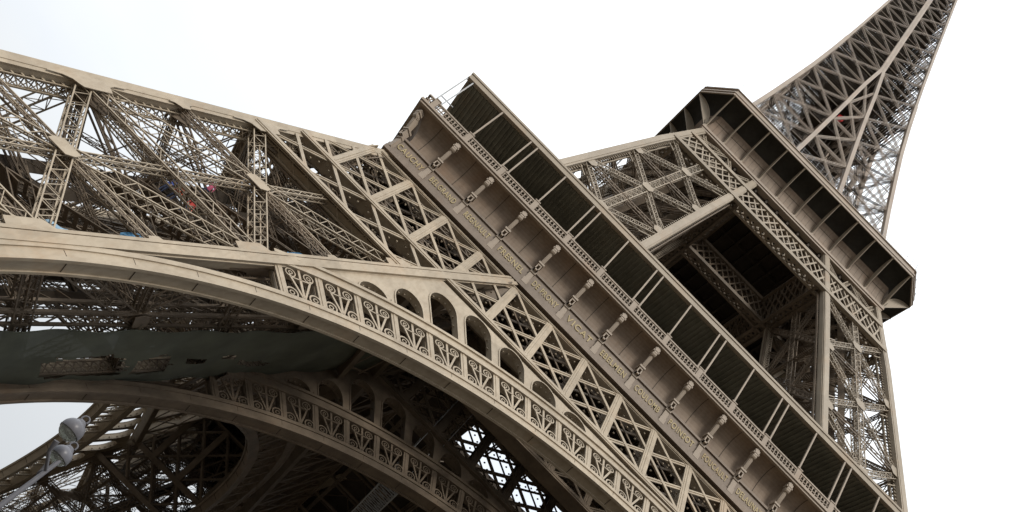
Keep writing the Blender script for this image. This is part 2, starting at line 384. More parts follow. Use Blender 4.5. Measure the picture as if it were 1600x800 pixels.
while z < 55:
    a = axis(z, 3.2, -4.6) + [-2.8 if k % 2 == 0 else 2.8, 0, 0]; b = axis(z + 2.6, 3.2, -4.6) + [2.8 if k % 2 == 0 else -2.8, 0, 0]
    for dy in (-.6, .6):
        m.bar(a + [0, dy, 0], b + [0, dy, 0], .06, .28, (0, 1, 0)); m.bar(a + [0, dy, 1.05], b + [0, dy, 1.05], .05, .05)
        for t in np.linspace(0, 1, 9): p_ = a + (b - a) * t + [0, dy, 0]; m.bar(p_, p_ + [0, 0, 1.05], .035)
    T = np.linspace(0, 1, 15)[:, None]; c_ = a + (b - a) * T
    m.bars(c_ - [0, .6, 0], c_ + [0, .6, 0], .26, .03, (0, 0, 1))
    m.box(b + [-.9, -.7, -.06], b + [.9, .7, 0])
    z += 2.6; k += 1
m.build('staircase', PAINT_IN, pil)
for r_ in ROT[1:]: dup(pil, tower, rz=r_)
# masonry shoes
m = MB(); cx = cy = -(59.5 - 7.3)
m.box((cx - 9.5, cy - 9.5, 0), (cx + 9.5, cy + 9.5, .9)); m.box((cx - 8.6, cy - 8.6, .9), (cx + 8.6, cy + 8.6, 1.3))
ft = m.build('masonry_footing', STONE, tower)
for r_ in ROT[1:]: dup(ft, tower, rz=r_)

# ------------------------------------------------------------------ decorative arches
S0 = 6.9
def AP(Rr, th, o=0.0):                 # polar in the inclined face plane, th degrees from the crown (negative = left)
    t = np.radians(th); return FP(Rr * np.sin(t), S0 + Rr * np.cos(t), o)
def band(m, R0, R1, o0, o1, a0, a1, n=120):
    th = np.linspace(a0, a1, n)
    G = np.stack([AP(R0, th, o0), AP(R1, th, o0), AP(R1, th, o1), AP(R0, th, o1), AP(R0, th, o0)], 1)
    m.grid(G)
m = MB()
band(m, 37.25, 38.05, .10, -.74, -84, 84)
band(m, 37.15, 37.40, .20, .0, -84, 84)
band(m, 37.15, 37.40, -.66, -.82, -84, 84)
band(m, 37.9, 38.2, .18, .0, -84, 84)
band(m, 40.75, 41.55, .10, -.74, -47, 47)
band(m, 40.65, 40.85, .18, -.78, -47, 47)
band(m, 41.4, 41.65, .22, -.78, -47, 47)
m.second(DARK)
for th in np.arange(-81, 81.1, 5.2):
    m.bar(AP(37.235, th, -.64), AP(37.235, th, -.02), .03, .03, AP(38., th) - AP(37., th))
    m.bar(AP(37.45, th, .10), AP(37.88, th, .10), .022, .02, NF)
arch = m.build('arch', PAINT, tower)
m = MB()
STEP = 3.9
JJ = range(-12, 13)
def ring(m, x, s, r, t, a0=0, a1=360, o=0.03, w=.07, n=14):
    a = np.radians(np.linspace(a0, a1, n)); 
    P = FP(x + r * np.cos(a), s + r * np.sin(a), o); m.bars(P[:-1], P[1:], t, w, NF)
for j in JJ:
    th = j * STEP
    if abs(th) > 47: continue
    d = math.degrees(.27 / 39.5)
    for o in (.0, -.6):
        m.bar(AP(38.1, th, o), AP(40.7, th, o), .50 if o == 0 else .3, .12, NF)
        m.bar(AP(38.1, th, o + .07), AP(40.7, th, o + .07), .16, .05, NF)
for j in list(JJ)[:-1]:
    th = (j + .5) * STEP; t0 = np.radians(th); er = np.array([math.sin(t0), math.cos(t0)]); et = np.array([math.cos(t0), -math.sin(t0)])
    if abs(th) > 46.9: continue
    def L2(a, b): q = np.array([0, S0]) + er * (38.15 + b) + et * a; return q
    def bar2(a, b, c, d_, t): p_, q_ = L2(a, b), L2(c, d_); m.bar(FP(p_[0], p_[1], .03), FP(q_[0], q_[1], .03), t, .09, NF)
    bar2(0, 0, 0, 2.5, .16); bar2(0, .05, -.72, 1.9, .13); bar2(0, .05, .72, 1.9, .13)
    bar2(-.72, 1.7, .72, 1.7, .08)
    for sx in (-1, 1):
        c_ = L2(sx * .60, 2.08); ring(m, c_[0], c_[1], .32, .075); ring(m, c_[0], c_[1], .12, .06)
        c_ = L2(sx * .78, .40); ring(m, c_[0], c_[1], .38, .10, -th - (30 if sx > 0 else 30), -th + 210 if sx > 0 else -th + 210)
        ring(m, c_[0], c_[1], .15, .06)
m.build('arch_ornament', PAINT, arch)
# spandrel plate with radial round-headed windows
def chordR(th): return (48.75 - S0) / max(math.cos(math.radians(th)), .05)
def arrisR(th):                       # radius at which the ray meets the pillar's inner arris (less the girder)
    t = math.radians(abs(th)); lo, hi = 30., 70.
    for _ in range(40):
        mid = (lo + hi) / 2; x = -mid * math.sin(t); s = S0 + mid * math.cos(t)
        inside = x > xo(s) + PW + .15
        if inside: lo = mid
        else: hi = mid
    return lo
def topR(th): return max(41.7, min(chordR(th), arrisR(th)))
for sgn in (-1, 1):
    m = MB()
    for c0, apex in ((37.05, 42.75), (33.15, 44.1), (29.25, 46.0), (25.35, 46.0), (21.45, 44.95), (17.55, 43.85), (13.65, 43.05)):
        hw = math.degrees(1.14 / 43)
        sp = max(41.75, apex - 1.5)
        ths, rs, tho, ro = [], [], [], []
        e0, e1 = c0 - STEP / 2, c0 + STEP / 2
        for rr in np.linspace(41.6, sp, 5): ths.append(c0 - hw); rs.append(rr); tho.append(e0); ro.append(41.6 + (topR(e0) - 41.6) * (rr - 41.6) / (sp - 41.59) if sp > 41.8 else 41.6 + (topR(e0) - 41.6) * len(ths) / 5)
        for a in np.linspace(180, 0, 15)[1:-1]:
            t_ = c0 + hw * math.cos(math.radians(a)); ths.append(t_); rs.append(sp + (apex - sp) * math.sin(math.radians(a)))
            t2 = c0 + STEP / 2 * math.cos(math.radians(a)); t2 = e0 + (e1 - e0) * (180 - a) / 180; tho.append(t2); ro.append(topR(t2))
        for rr in np.linspace(sp, 41.6, 5): ths.append(c0 + hw); rs.append(rr); tho.append(e1); ro.append(41.6 + (topR(e1) - 41.6) * (rr - 41.6) / (sp - 41.59) if sp > 41.8 else 41.6 + (topR(e1) - 41.6) * (6 - (len(ths) - 18)) / 5)
        ths, rs, tho, ro = map(np.array, (ths, rs, tho, ro)); ro = np.maximum(ro, np.minimum(rs, ro + 0)); 
        I0 = AP(rs, sgn * ths, 0.0); O0 = AP(ro, sgn * tho, 0.0); I1 = AP(rs, sgn * ths, -.55)
        m.grid(np.stack([O0, I0, I1], 0))
        Ob = AP(ro, sgn * tho, -.10); Ib = AP(rs, sgn * ths, -.10); m.grid(np.stack([Ob, Ib], 0))
        # raised rim and stud brackets around the opening
        Ir = AP(rs, sgn * ths, .04); m.bars(Ir[:-1], Ir[1:], .10, .04, NF)
        Is = AP(rs, sgn * ths, -.35)
        cen = AP(sp, sgn * c0, -.35)
        dirs = unit(cen - Is)
        m.bars(Is[1:-1:2], Is[1:-1:2] + dirs[1:-1:2] * .13, .12, .12, NF)
    # solid toes either side
    for a, b in ((39.0, 45.5), (2.5, 11.7)):
        th = np.linspace(a, b, 24); tp = np.array([topR(t) for t in th])
        m.grid(np.stack([AP(41.6, sgn * th, 0.0), AP(tp, sgn * th, 0.0), AP(tp, sgn * th, -.1), AP(41.6, sgn * th, -.1)], 0))
    m.build('spandrel_plate', PAINT, arch)

# ------------------------------------------------------------------ belt girder under the first floor
SB, SA, ST = 49.35, 45.50, 57.15
def belt(m, mb):
    xl = lambda s: xo(s)
    for s, w, o in ((SB, .62, .10), (ST, .26, .06)):
        for oo, mm in ((o, m), (-1.1, mb)): mm.bar(FP(xl(s) + .3, s, oo), FP(-xl(s) - .3, s, oo), w, .12, NF)
        m.bar(FP(xl(s) + .3, s, o + .08), FP(-xl(s) - .3, s, o + .08), w * .4, .05, NF)
        m.bar(FP(xl(s) + .3, s - .25, -.5), FP(-xl(s) - .3, s - .25, -.5), 1.1, .05, UF)
    for sg in (-1, 1):
        p, q = FP(xl(SA) + .3, SA, .10), FP(xl(SA) + PW - .3, SA, .10)
        if sg > 0: p = p * [-1, 1, 1]; q = q * [-1, 1, 1]
        for o, mm in ((0, m), (-1.2, mb)): mm.bar(p + NF * o, q + NF * o, .60, .12, NF)
        m.bar(p + NF * .08, q + NF * .08, .22, .05, NF); m.bar(p - NF * .6 , q - NF * .6, 1.1, .05, UF)
    P, Q, Wd = [], [], []
    n = 9
    for k in range(-n, n + 1):
        x = k * BAY; s0 = SB
        xa = xl(ST); 
        smin = SB if abs(x) < -xl(SB) - .5 else (59.506 - abs(x) - .0) / SL * K
        # posts
        for o, mm in ((.03, m), (-1.05, mb)): mm.bar(FP(x, SB + .2, o), FP(x, ST - .2, o), .68, .10, NF)
        m.bar(FP(x, SB + .2, .10), FP(x, ST - .2, .10), .44, .05, NF); m.bar(FP(x, SB + .3, -.5), FP(x, ST - .3, -.5), .05, 1.0, NF)
        m.bar(FP(x, SB + .3, .15), FP(x, ST - .3, .15), .10, .05, NF)
    def clip(x0, s0, dx):              # 45 degree lattice line from the top downwards
        pts = []
        for s in np.linspace(s0, SA, 60):
            x = x0 + dx * (s0 - s)
            ax = abs(x)
            lim = -xl(s) - .5
            ok = ax < lim
            if s < SB - .01: ok = ok and ax > -xl(s) - PW + .5
            pts.append((x, s, ok))
        run = []
        segs = []
        for x, s, ok in pts:
            if ok: run.append((x, s))
            else:
                if len(run) > 2: segs.append((run[0], run[-1]))
                run = []
        if len(run) > 2: segs.append((run[0], run[-1]))
        return segs
    for k in range(-13, 14):
        for dx, w in ((1, .29), (-1, .37)):
            for a, b in clip(k * BAY, ST, dx):
                for o, mm in ((.02, m), (-.95, mb)):
                    oo = o + (.0 if dx > 0 else -.06)
                    mm.bar(FP(a[0], a[1], oo), FP(b[0], b[1], oo), w if mm is m else w * .6, .07, NF)
                m.bar(FP(a[0], a[1], -.05), FP(b[0], b[1], -.05), .06, .22, NF)
                # studs (ends of the cross ties) along both edges
                pa, pb = FP(a[0], a[1], -.35), FP(b[0], b[1], -.35); L_ = np.linalg.norm(pb - pa); kk = int(L_ / .7)
                if kk < 2: continue
                T = (np.arange(kk) + .5)[:, None] / kk; C_ = pa + (pb - pa) * T; t = np.cross(unit(pb - pa), NF)
                sgn2 = 1 if dx > 0 else -1
                m.bars(C_ + t * (w / 2) * sgn2, C_ + t * (w / 2 + .14) * sgn2, .11, .10, NF)
m = MB(); mb = MB(); belt(m, mb); bl = m.build('belt_girder', PAINT, tower); bbk = mb.build('back_lattice', PAINT_IN, bl)  # back layer gets the shade-darkened paint
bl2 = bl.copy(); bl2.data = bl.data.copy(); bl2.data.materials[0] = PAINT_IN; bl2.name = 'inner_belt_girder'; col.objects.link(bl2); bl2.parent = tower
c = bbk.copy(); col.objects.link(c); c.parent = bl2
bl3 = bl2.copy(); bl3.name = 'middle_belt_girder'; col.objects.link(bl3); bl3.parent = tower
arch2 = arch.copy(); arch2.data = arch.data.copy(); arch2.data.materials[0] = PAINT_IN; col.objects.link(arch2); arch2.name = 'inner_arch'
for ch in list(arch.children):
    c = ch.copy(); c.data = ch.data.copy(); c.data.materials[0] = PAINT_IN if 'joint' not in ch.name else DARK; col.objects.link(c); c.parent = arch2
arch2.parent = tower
for r_ in ROT:
    off = Vector((-math.sin(r_) * PW, math.cos(r_) * PW, 0))
    if r_ == 0: arch2.location = off; bl2.location = off; bl3.location = off * .5
    else:
        dup(arch, tower, rz=r_); dup(arch2, tower, rz=r_, loc=off); dup(bl, tower, rz=r_); dup(bl2, tower, rz=r_, loc=off)

# ------------------------------------------------------------------ first floor deck (seen from below)
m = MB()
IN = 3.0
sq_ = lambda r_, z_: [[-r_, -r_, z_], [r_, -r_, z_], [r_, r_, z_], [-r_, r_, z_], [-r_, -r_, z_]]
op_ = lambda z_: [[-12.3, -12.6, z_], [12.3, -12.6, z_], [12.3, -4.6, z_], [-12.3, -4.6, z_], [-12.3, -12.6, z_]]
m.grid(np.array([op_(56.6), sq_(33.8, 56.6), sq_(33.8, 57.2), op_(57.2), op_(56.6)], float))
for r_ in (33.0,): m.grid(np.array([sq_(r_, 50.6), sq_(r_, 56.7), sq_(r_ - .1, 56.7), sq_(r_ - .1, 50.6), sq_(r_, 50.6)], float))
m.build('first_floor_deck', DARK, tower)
m = MB()
for x in np.arange(-33, 33.1, BAY):
    for y0, y1 in (((-33.5, -12.6), (-4.6, 33.5)) if abs(x) < 12 else ((-33.5, 33.5),)):
        girder(m, (x, y0, 54.9), (x, y1, 54.9), (0, 0, 1), .4, 3.2, .16, 3.2, 'z', faces='sr')
for y in np.arange(-33, 33.1, BAY * 1.5):
    for x0, x1 in (((-33.5, -12.3), (12.3, 33.5)) if -12.6 < y < -4.6 else ((-33.5, 33.5),)):
        girder(m, (x0, y, 54.7), (x1, y, 54.7), (0, 0, 1), .4, 2.6, .16, 2.6, 'z', faces='s')
m.build('deck_girder_grid', PAINT_IN, tower)

# ------------------------------------------------------------------ first gallery: frieze, cove, lip, balustrade, veranda
def strip(m, prof, half0, half1=None, close=False):
    """prof: list of (out, z); mitred at both ends: x = +-out"""
    G = np.array([[[-o, -o, z], [o, -o, z]] for o, z in prof]); m.grid(G)
t = np.linspace(0, 1, 12)
cove = [(33.62 + 1.63 * a ** 1.8, 54.45 + 2.85 * (1 - (1 - a) ** 1.9)) for a in t]
m = MB()
strip(m, cove + [(35.35, 57.32)], 0)
m.second(DARK)                                # fine seams in the middle of each cove bay
for k in range(-8, 10):
    x = (k - .5) * BAY
    P = np.array([[x, -(o + .006), z] for o, z in cove]); m.bars(P[:-1], P[1:], .05, .03, (0, -1, 0))
gal = m.build('first_gallery', COVE, tower)
m = MB()
def rail_(m, o0, o1, z0, z1):
    m.grid(np.array([[[-o1, -o1, z0], [o1, -o1, z0]], [[-o1, -o1, z1], [o1, -o1, z1]], [[-o0, -o0, z1], [o0, -o0, z1]], [[-o0, -o0, z0], [o0, -o0, z0]], [[-o1, -o1, z0], [o1, -o1, z0]]]))
rail_(m, 33.2, 34.44, 52.02, 52.42); rail_(m, 33.4, 34.16, 52.42, 52.52); rail_(m, 33.4, 34.32, 52.52, 52.68)
rail_(m, 33.4, 34.12, 52.68, 54.3)
rail_(m, 33.4, 34.20, 52.78, 52.84); rail_(m, 33.4, 34.26, 54.2, 54.42)
m.build('frieze', FRIEZE, gal)
m = MB(); rail_(m, 33.9, 35.50, 57.30, 57.52); rail_(m, 33.9, 35.62, 57.52, 57.78); m.build('gallery_lip', LIP, gal)
# console prototype
def console_mesh():
    m = MB(); y = -34.12
    m.box((-.34, y - .26, 52.5), (.34, y + .1, 53.05)); m.box((-.28, y - .20, 53.05), (.28, y + .1, 53.9)); m.box((-.34, y - .28, 53.9), (.34, y + .1, 54.15))
    # square-holed block
    for x in (-.26, .14): m.box((x, y - .52, 54.15), (x + .12, y + .1, 54.85))
    m.box((-.26, y - .52, 54.15), (.26, y + .1, 54.3)); m.box((-.26, y - .54, 54.72), (.26, y + .1, 54.9)); m.box((-.36, y - .62, 54.9), (.36, y + .1, 55.08))
    # shaft leaning outward
    a = np.array([0, y - .38, 55.08]); b = np.array([0, y - .80, 56.35]); m.bar(a, b, .40, .42, (0, -1, 0)); m.bar(a + [0, -.22, .05], b + [0, -.22, -.05], .22, .06, (0, -1, 0))
    # web back to the cove
    m.ngon_prism([(-.08, y, 54.9), (-.08, y - .5, 54.95), (-.08, y - .95, 57.2), (-.08, y - 1.1, 57.25), (-.08, y - .3, 56.3)], (.16, 0, 0))
    # volute drum and carved head
    th = np.linspace(0, 2 * np.pi, 15)
    for r_, hw in ((.30, .24), (.18, .28)):
        G = np.array([[[sx * hw, y - .92 + r_ * math.cos(q), 56.45 + r_ * math.sin(q)] for q in th] for sx in (-1, 1)]); m.grid(G)
        for sx in (-1, 1): m.V.append(np.array([[sx * hw, y - .92 + r_ * math.cos(q), 56.45 + r_ * math.sin(q)] for q in th[:-1]])); m.N.append([m.n + i for i in range(14)]); m.n += 14
    for dx, dz, s_ in ((0, 56.85, .26), (-.22, 56.72, .15), (.22, 56.72, .15), (-.15, 57.0, .16), (.15, 57.0, .16), (0, 57.08, .18), (0, 56.62, .2)):
        m.box((dx - s_, y - 1.12 - s_ * .6, dz - s_ * .6), (dx + s_, y - .7, dz + s_ * .6))
    return m
con = console_mesh().build('console', LIP, gal)
con.location = (-8 * BAY, 0, 0); con.scale = (.8, 1, 1)
for k in range(-7, 9):
    c = con.copy(); col.objects.link(c); c.parent = gal; c.location = (k * BAY, 0, 0)
for sx in (-1, 1):                      # mitred corner consoles
    c = con.copy(); col.objects.link(c); c.parent = gal; c.rotation_euler = (0, 0, sx * math.pi / 4)
    r0 = 34.12; d = Vector((sx * r0, -r0, 0)); c.location = d - Vector((math.sin(sx * math.pi / 4) * r0, -math.cos(math.pi / 4) * r0, 0))
# balustrade
m = MB()
o = -35.42
xs = np.arange(-35.1, 35.15, .34)
m.bars(np.stack([xs, xs * 0 + o, xs * 0 + 57.78], 1), np.stack([xs, xs * 0 + o, xs * 0 + 58.62], 1), .085, .10, (0, 1, 0))
a = np.radians(np.linspace(0, 180, 6))
for x in xs[:-1]:
    P = np.stack([x + .17 + .15 * np.cos(a), a * 0 + o, 58.32 + .22 * np.sin(a)], 1); m.bars(P[:-1], P[1:], .05, .07, (0, 1, 0))
m.box((-35.45, o - .09, 58.60), (35.45, o + .09, 58.74)); m.box((-35.45, o - .07, 57.84), (35.45, o + .07, 57.92)); m.box((-35.45, o - .05, 58.12), (35.45, o + .05, 58.17))
for k in range(-9, 10):
    x = k * BAY; m.box((x - .22, o - .13, 57.78), (x + .22, o + .13, 58.80)); m.box((x - .28, o - .17, 58.80), (x + .28, o + .17, 58.90))
m.build('balustrade', LIP, gal)
m = MB()                               # veranda roof: fascia, eaves, dark slatted ceiling and back wall
m.box((-35.0, -35.30, 63.80), (35.0, -34.9, 64.5)); m.box((-35.05, -35.38, 64.35), (35.05, -34.9, 64.58)); m.box((-35.0, -35.34, 63.76), (35.0, -35.05, 63.86))
m.box((-35.0, -34.9, 64.2), (35.0, -27.5, 64.48))
m.build('veranda_roof', PAINT_UP, gal)
m = MB()
m.box((-34.75, -34.85, 63.9), (34.75, -28.0, 64.15)); m.box((-30, -28.6, 57.3), (30, -28.0, 63.9))
xs = np.arange(-34.6, 34.7, .42); m.bars(np.stack([xs, xs * 0 - 34.8, xs * 0 + 63.83], 1), np.stack([xs, xs * 0 - 28.1, xs * 0 + 63.83], 1), .14, .13, (0, 0, 1))
m.build('veranda_ceiling', MESHCEIL, gal)
PX = []
for k in range(-8, 9):
    PX += ([k * BAY] if k % 2 == 0 else [k * BAY - .35, k * BAY + .42])
pm = MB(); pm.box((-.07, -35.30, 58.7), (.07, -35.14, 63.84)); pm.box((-.13, -35.36, 58.7), (.13, -35.12, 58.95))
post = pm.build('veranda_post', LIP, gal); post.location = (PX[0], 0, 0)
for x in PX[1:]:
    c = post.copy(); col.objects.link(c); c.parent = gal; c.location = (x, 0, 0)
m = MB()                               # glass wind screen frame at the left end
for q in (-34.3, -34.95): m.bar((q, -35.25, 58.2), (q - .02, -35.2, 63.8), .11, .11)
m.bar((-34.95, -35.25, 58.9), (-34.3, -35.25, 58.9), .07); m.bar((-34.95, -35.2, 59.8), (-33.6, -35.2, 59.8), .07); m.bar((-33.7, -35.2, 58.8), (-33.7, -35.2, 59.8), .07)
m.build('wind_screen_frame', STEEL, gal)
# gold names
NAMES = ['CAUCHY', 'BELGRAND', 'REGNAULT', 'FRESNEL', 'DE PRONY', 'VICAT', 'EBELMEN', 'COULOMB', 'POINSOT', 'FOUCAULT', 'DELAUNAY', 'MORIN', 'HAUY', 'COMBES', 'THENARD', 'ARAGO', 'POISSON', 'MONGE']
for i, nm in enumerate(NAMES[:14]):
    cu = bpy.data.curves.new('name', 'FONT'); cu.body = nm; cu.align_x = 'CENTER'; cu.align_y = 'CENTER'; cu.size = .84; cu.extrude = .03; cu.offset = .012; cu.space_character = 1.2
    to = bpy.data.objects.new('t', cu); col.objects.link(to)
    dg = bpy.context.evaluated_depsgraph_get(); me = bpy.data.meshes.new_from_object(to.evaluated_get(dg)); bpy.data.objects.remove(to)
    co = np.zeros(len(me.vertices) * 3); me.vertices.foreach_get('co', co); co = co.reshape(-1, 3)
    wd = co[:, 0].max() - co[:, 0].min(); fx = min(1., 2.7 / wd)
    co[:, 0] -= (co[:, 0].max() + co[:, 0].min()) / 2; co[:, 1] -= (co[:, 1].max() + co[:, 1].min()) / 2
    x = (-9 + i + .5) * BAY + (0.2 if i == 0 else 0)
    v = np.stack([x + co[:, 0] * fx, -34.15 - co[:, 2], 53.42 + co[:, 1]], 1); me.vertices.foreach_set('co', v.ravel()); me.update()
    me.materials.clear(); me.materials.append(GOLD)
    ob = bpy.data.objects.new('gilded_name', me); col.objects.link(ob); ob.parent = gal; ob['label'] = 'gold letters reading ' + nm
# the other three sides: plain copies of the sheet, frieze, lip, balustrade, roof
for r_ in ROT[1:]:
    c = gal.copy(); col.objects.link(c); c.rotation_euler = (0, 0, r_)
    for ch in gal.children:
        if ch.name.split('.')[0] in ('frieze', 'gallery_lip'):
            d = ch.copy(); col.objects.link(d); d.parent = c
        if r_ == -math.pi / 2 and ch.name.split('.')[0] in ('balustrade',):
            d = ch.copy(); col.objects.link(d); d.parent = c

# ------------------------------------------------------------------ upper pillars (57 - 111 m)
UN = [60.2, 70.6, 81.0, 91.5, 101.9]
def pillar_upper(par):
    cuts = [57.2, 66, 74.7, 81, 86, 92, 98.5, 105, 111.3]
    for a in (0, 1):
        for b in (0, 1):
            m = MB()
            for z0, z1 in zip(cuts[:-1], cuts[1:]):
                m.bar(corner(z0, a, b, .45), corner(z1, a, b, .45), .95, .9, (0, 1, 0))
                for ax in (0, 1):
                    for sg in (-1, 1):
                        p, q = corner(z0, a, b), corner(z1, a, b)
                        p[ax] += sg * .475; q[ax] += sg * .475; nn = np.zeros(3); nn[ax] = 1
                        m.bar(p, q, .55, .06, nn)
            m.build('corner_girder', PAINT_UP, par)
def upper_face(m, dd, N):
    N = np.array(N, float)
    def dz(z): return dd if dd < 2 else (W(z) - Wi(z) - .5)
    A = lambda z: np.array([-W(z) + .5, -(W(z) - dz(z)), z]); B = lambda z: np.array([-Wi(z) - .5, -(W(z) - dz(z)), z])
    C = lambda z: (A(z) + B(z)) / 2
    for fn, sg in ((A, 1), (B, -1)):
        zz = np.linspace(58, 111, 110)
        P = np.array([fn(z) + [sg * .45, 0, 0] for z in zz]); m.bars(P, P + [sg * .3, 0, 0], .14, .06, N)
        P1 = P - N * .8; m.bars(P[:-1], P1[1:], .07, .03, (1, 0, 0)); m.bars(P1[:-1], P1[1:], .25, .12, N)
    for z0, z1 in zip(UN[:-1], UN[1:]):
        zm = (z0 + z1) / 2 + .15
        for a, b in ((A(z0), C(zm)), (C(zm), B(z1)), (A(z1), C(zm)), (C(zm), B(z0))):
            girder(m, a, b, N, .74, .5, .085, .58, 'l', lace=.06)
    zc = [59, 65.5, 75.9, 86.4, 96.8, 107.]
    for a, b in zip(zc[:-1], zc[1:]): girder(m, C(a), C(b), N, .95, .6, .10, .6, 'l', lace=.07)
    # short panel above the upper belt
    for a, b in ((A(101.9), C(111)), (B(101.9), C(111)), (A(108), C(111)), (C(104), B(111)), (C(104), A(111))): girder(m, a, b, N, .6, .5, .12, .6, 'l')
    # gussets
    for z in UN + [75.9, 86.4, 96.8]:
        for f, sg in (((A, 1), (B, -1)) if z in UN else ((C, 0),)):
            c = f(z) + N * (.02 - .1); u = unit(f(z + 1) - f(z)); x = np.array([1., 0, 0])
            pts = [c + x * (a_ + sg * .55) + u * b_ for a_, b_ in ((-.5, -.65), (.5, -.65), (.8, 0), (.5, .65), (-.5, .65), (-.8, 0))]
            m.ngon_prism([q + N * .42 for q in pts], N * .05)
            if sg:                       # splayed finger plates seen at the arris nodes
                for dz_ in (-1.6, -.8, 0, .8, 1.6):
                    q = f(z + dz_) + [sg * .4, 0, 0]; m.bar(q, q + np.array([sg * 1.4, 0, 0]) + u * dz_ * .7, .13, .12, N)
NU = np.array([0, -1, .24]) / math.hypot(1, .24)
m = MB(); upper_face(m, .5, NU); m.swap(); up = m.build('upper_pillar', PAINT_UP, tower); pillar_upper(up)
m = MB(); upper_face(m, 9, NU); m.swap(); m.build('inner_bracing', PAINT_IN, up)
m = MB()
lv = [58, 65.5, 70.6, 75.9, 81.0, 86.4, 91.5, 96.8, 101.9, 107, 111]
for z in lv:
    C = [corner(z, a, b) for a, b in ((0, 0), (1, 0), (1, 1), (0, 1))]
    for i in range(4): girder(m, C[i], C[(i + 1) % 4], (0, 0, 1), .45, .5, .1, .8, 'z', faces='fs') if z not in (86.4, 96.8, 75.9) else None
    girder(m, C[0], C[2], (0, 0, 1), .5, .5, .1, .8, 'z', faces='fs'); girder(m, C[1], C[3], (0, 0, 1), .5, .5, .1, .8, 'z', faces='fs')
for z0, z1 in zip(lv[:-1], lv[1:]):
    C0 = [corner(z0, a, b) for a, b in ((0, 0), (1, 0), (1, 1), (0, 1))]; C1 = [corner(z1, a, b) for a, b in ((0, 0), (1, 0), (1, 1), (0, 1))]
    for i in range(4 if z0 > 84 else 0): girder(m, (C0[i] + C0[(i + 1) % 4]) / 2, (C1[(i + 2) % 4] + C1[(i + 1) % 4]) / 2, (.3, -1, .3), .4, .35, .06, .7, 'z', faces='fs')
    for i in (0, 1): girder(m, C0[i], C1[(i + 2) % 4], (.3, -1, .3), .45, .4, .09, .7, 'z', faces='fs')
def uaxis(z, dx, dy): w = (W(z) + Wi(z)) / 2; return np.array([-w + dx, -w + dy, z])
for z0, z1 in zip(lv[:-1], lv[1:]):
    for dx, dy in ((-1.8, -1.2), (-.2, -1.2), (1.2, 1.8), (2.6, 1.8)): m.bar(uaxis(z0, dx, dy), uaxis(z1, dx, dy), .35, .8, (1, 1, 0))
z = 59.; k = 0
while z < 108:
    sgx = 1 if k % 2 == 0 else -1
    a = uaxis(z, -2.4 * sgx, 3); b = uaxis(z + 2.6, 2.4 * sgx, 3)
    for dy in (-.5, .5): m.bar(a + [0, dy, 0], b + [0, dy, 0], .06, .28, (0, 1, 0)); m.bar(a + [0, dy, 1], b + [0, dy, 1], .05)
    T = np.linspace(0, 1, 12)[:, None]; c_ = a + (b - a) * T; m.bars(c_ - [0, .5, 0], c_ + [0, .5, 0], .26, .03, (0, 0, 1)); z += 2.6; k += 1
m.build('inner_framework', PAINT_IN, up)
for r_ in ROT[1:]: dup(up, tower, rz=r_)
# belt girder under the second floor (front plane and the plane of the pillars' inner faces)
def belt2(m, dd, xr):
    z0, z1 = 101.9, 106.9
    for a, b in ((z0, z0), (z1, z1)):
        y = -(W(a) - dd); m.bar((-xr(a), y, a), (xr(a), y, a), .42, .6, (0, 0, 1)); m.bar((-xr(a), y - .32, a), (xr(a), y - .32, a), .08, .5, (0, 0, 1)); m.bar((-xr(a), y + 1.25, a - .05), (xr(a), y + 1.25, a - .05), .35, .5, (0, 0, 1))
        nn_ = int(2 * xr(a) / .9); xx = np.linspace(-xr(a), xr(a), nn_); yy = np.where(np.arange(nn_) % 2 == 0, y + .2, y + 1.1)
        Pz = np.stack([xx, yy, xx * 0 + a - .02], 1); m.bars(Pz[:-1], Pz[1:], .28, .05, (0, 0, 1)); Pz[:, 1] = 2 * y + 1.3 - Pz[:, 1]; m.bars(Pz[:-1] + [0, 0, .06], Pz[1:] + [0, 0, .06], .28, .05, (0, 0, 1))
    n = int(round(2 * xr(104) / 2.45)); xs = np.linspace(-1, 1, n + 1)
    P = lambda t, z, o=0: np.array([t * xr(z), -(W(z) - dd) - o, z])
    for o in (.0, -1.2):
        for i in range(n):
            zm = (z0 + z1) / 2
            for a, b in ((P(xs[i], z0, o), P(xs[i + 1], z1, o + .03)), (P(xs[i + 1], z0, o), P(xs[i], z1, o - .03))): m.bar(a, b, .24, .08, NU)
            xm = (xs[i] + xs[i + 1]) / 2
            m.bar(P(xs[i], zm, o), P(xm, z0, o + .02), .2, .08, NU); m.bar(P(xs[i], zm, o), P(xm, z1, o + .02), .2, .08, NU)
            m.bar(P(xs[i + 1], zm, o), P(xm, z0, o + .02), .2, .08, NU); m.bar(P(xs[i + 1], zm, o), P(xm, z1, o + .02), .2, .08, NU)
m = MB(); belt2(m, .1, lambda z: W(z) - .3); b2 = m.build('upper_belt_girder', PAINT_UP); b2.parent = tower
m = MB(); belt2(m, 10.9, lambda z: W(z) - .3); b3 = m.build('inner_upper_belt_girder', PAINT_IN); b3.parent = tower
for r_ in ROT[1:]: dup(b2, tower, rz=r_); dup(b3, tower, rz=r_)
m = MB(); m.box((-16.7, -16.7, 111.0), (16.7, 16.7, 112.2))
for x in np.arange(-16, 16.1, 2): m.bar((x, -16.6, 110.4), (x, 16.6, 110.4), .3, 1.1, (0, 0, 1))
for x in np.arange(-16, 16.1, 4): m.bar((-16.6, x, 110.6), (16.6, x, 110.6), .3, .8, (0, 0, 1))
m.build('second_floor_deck', DARK, tower)

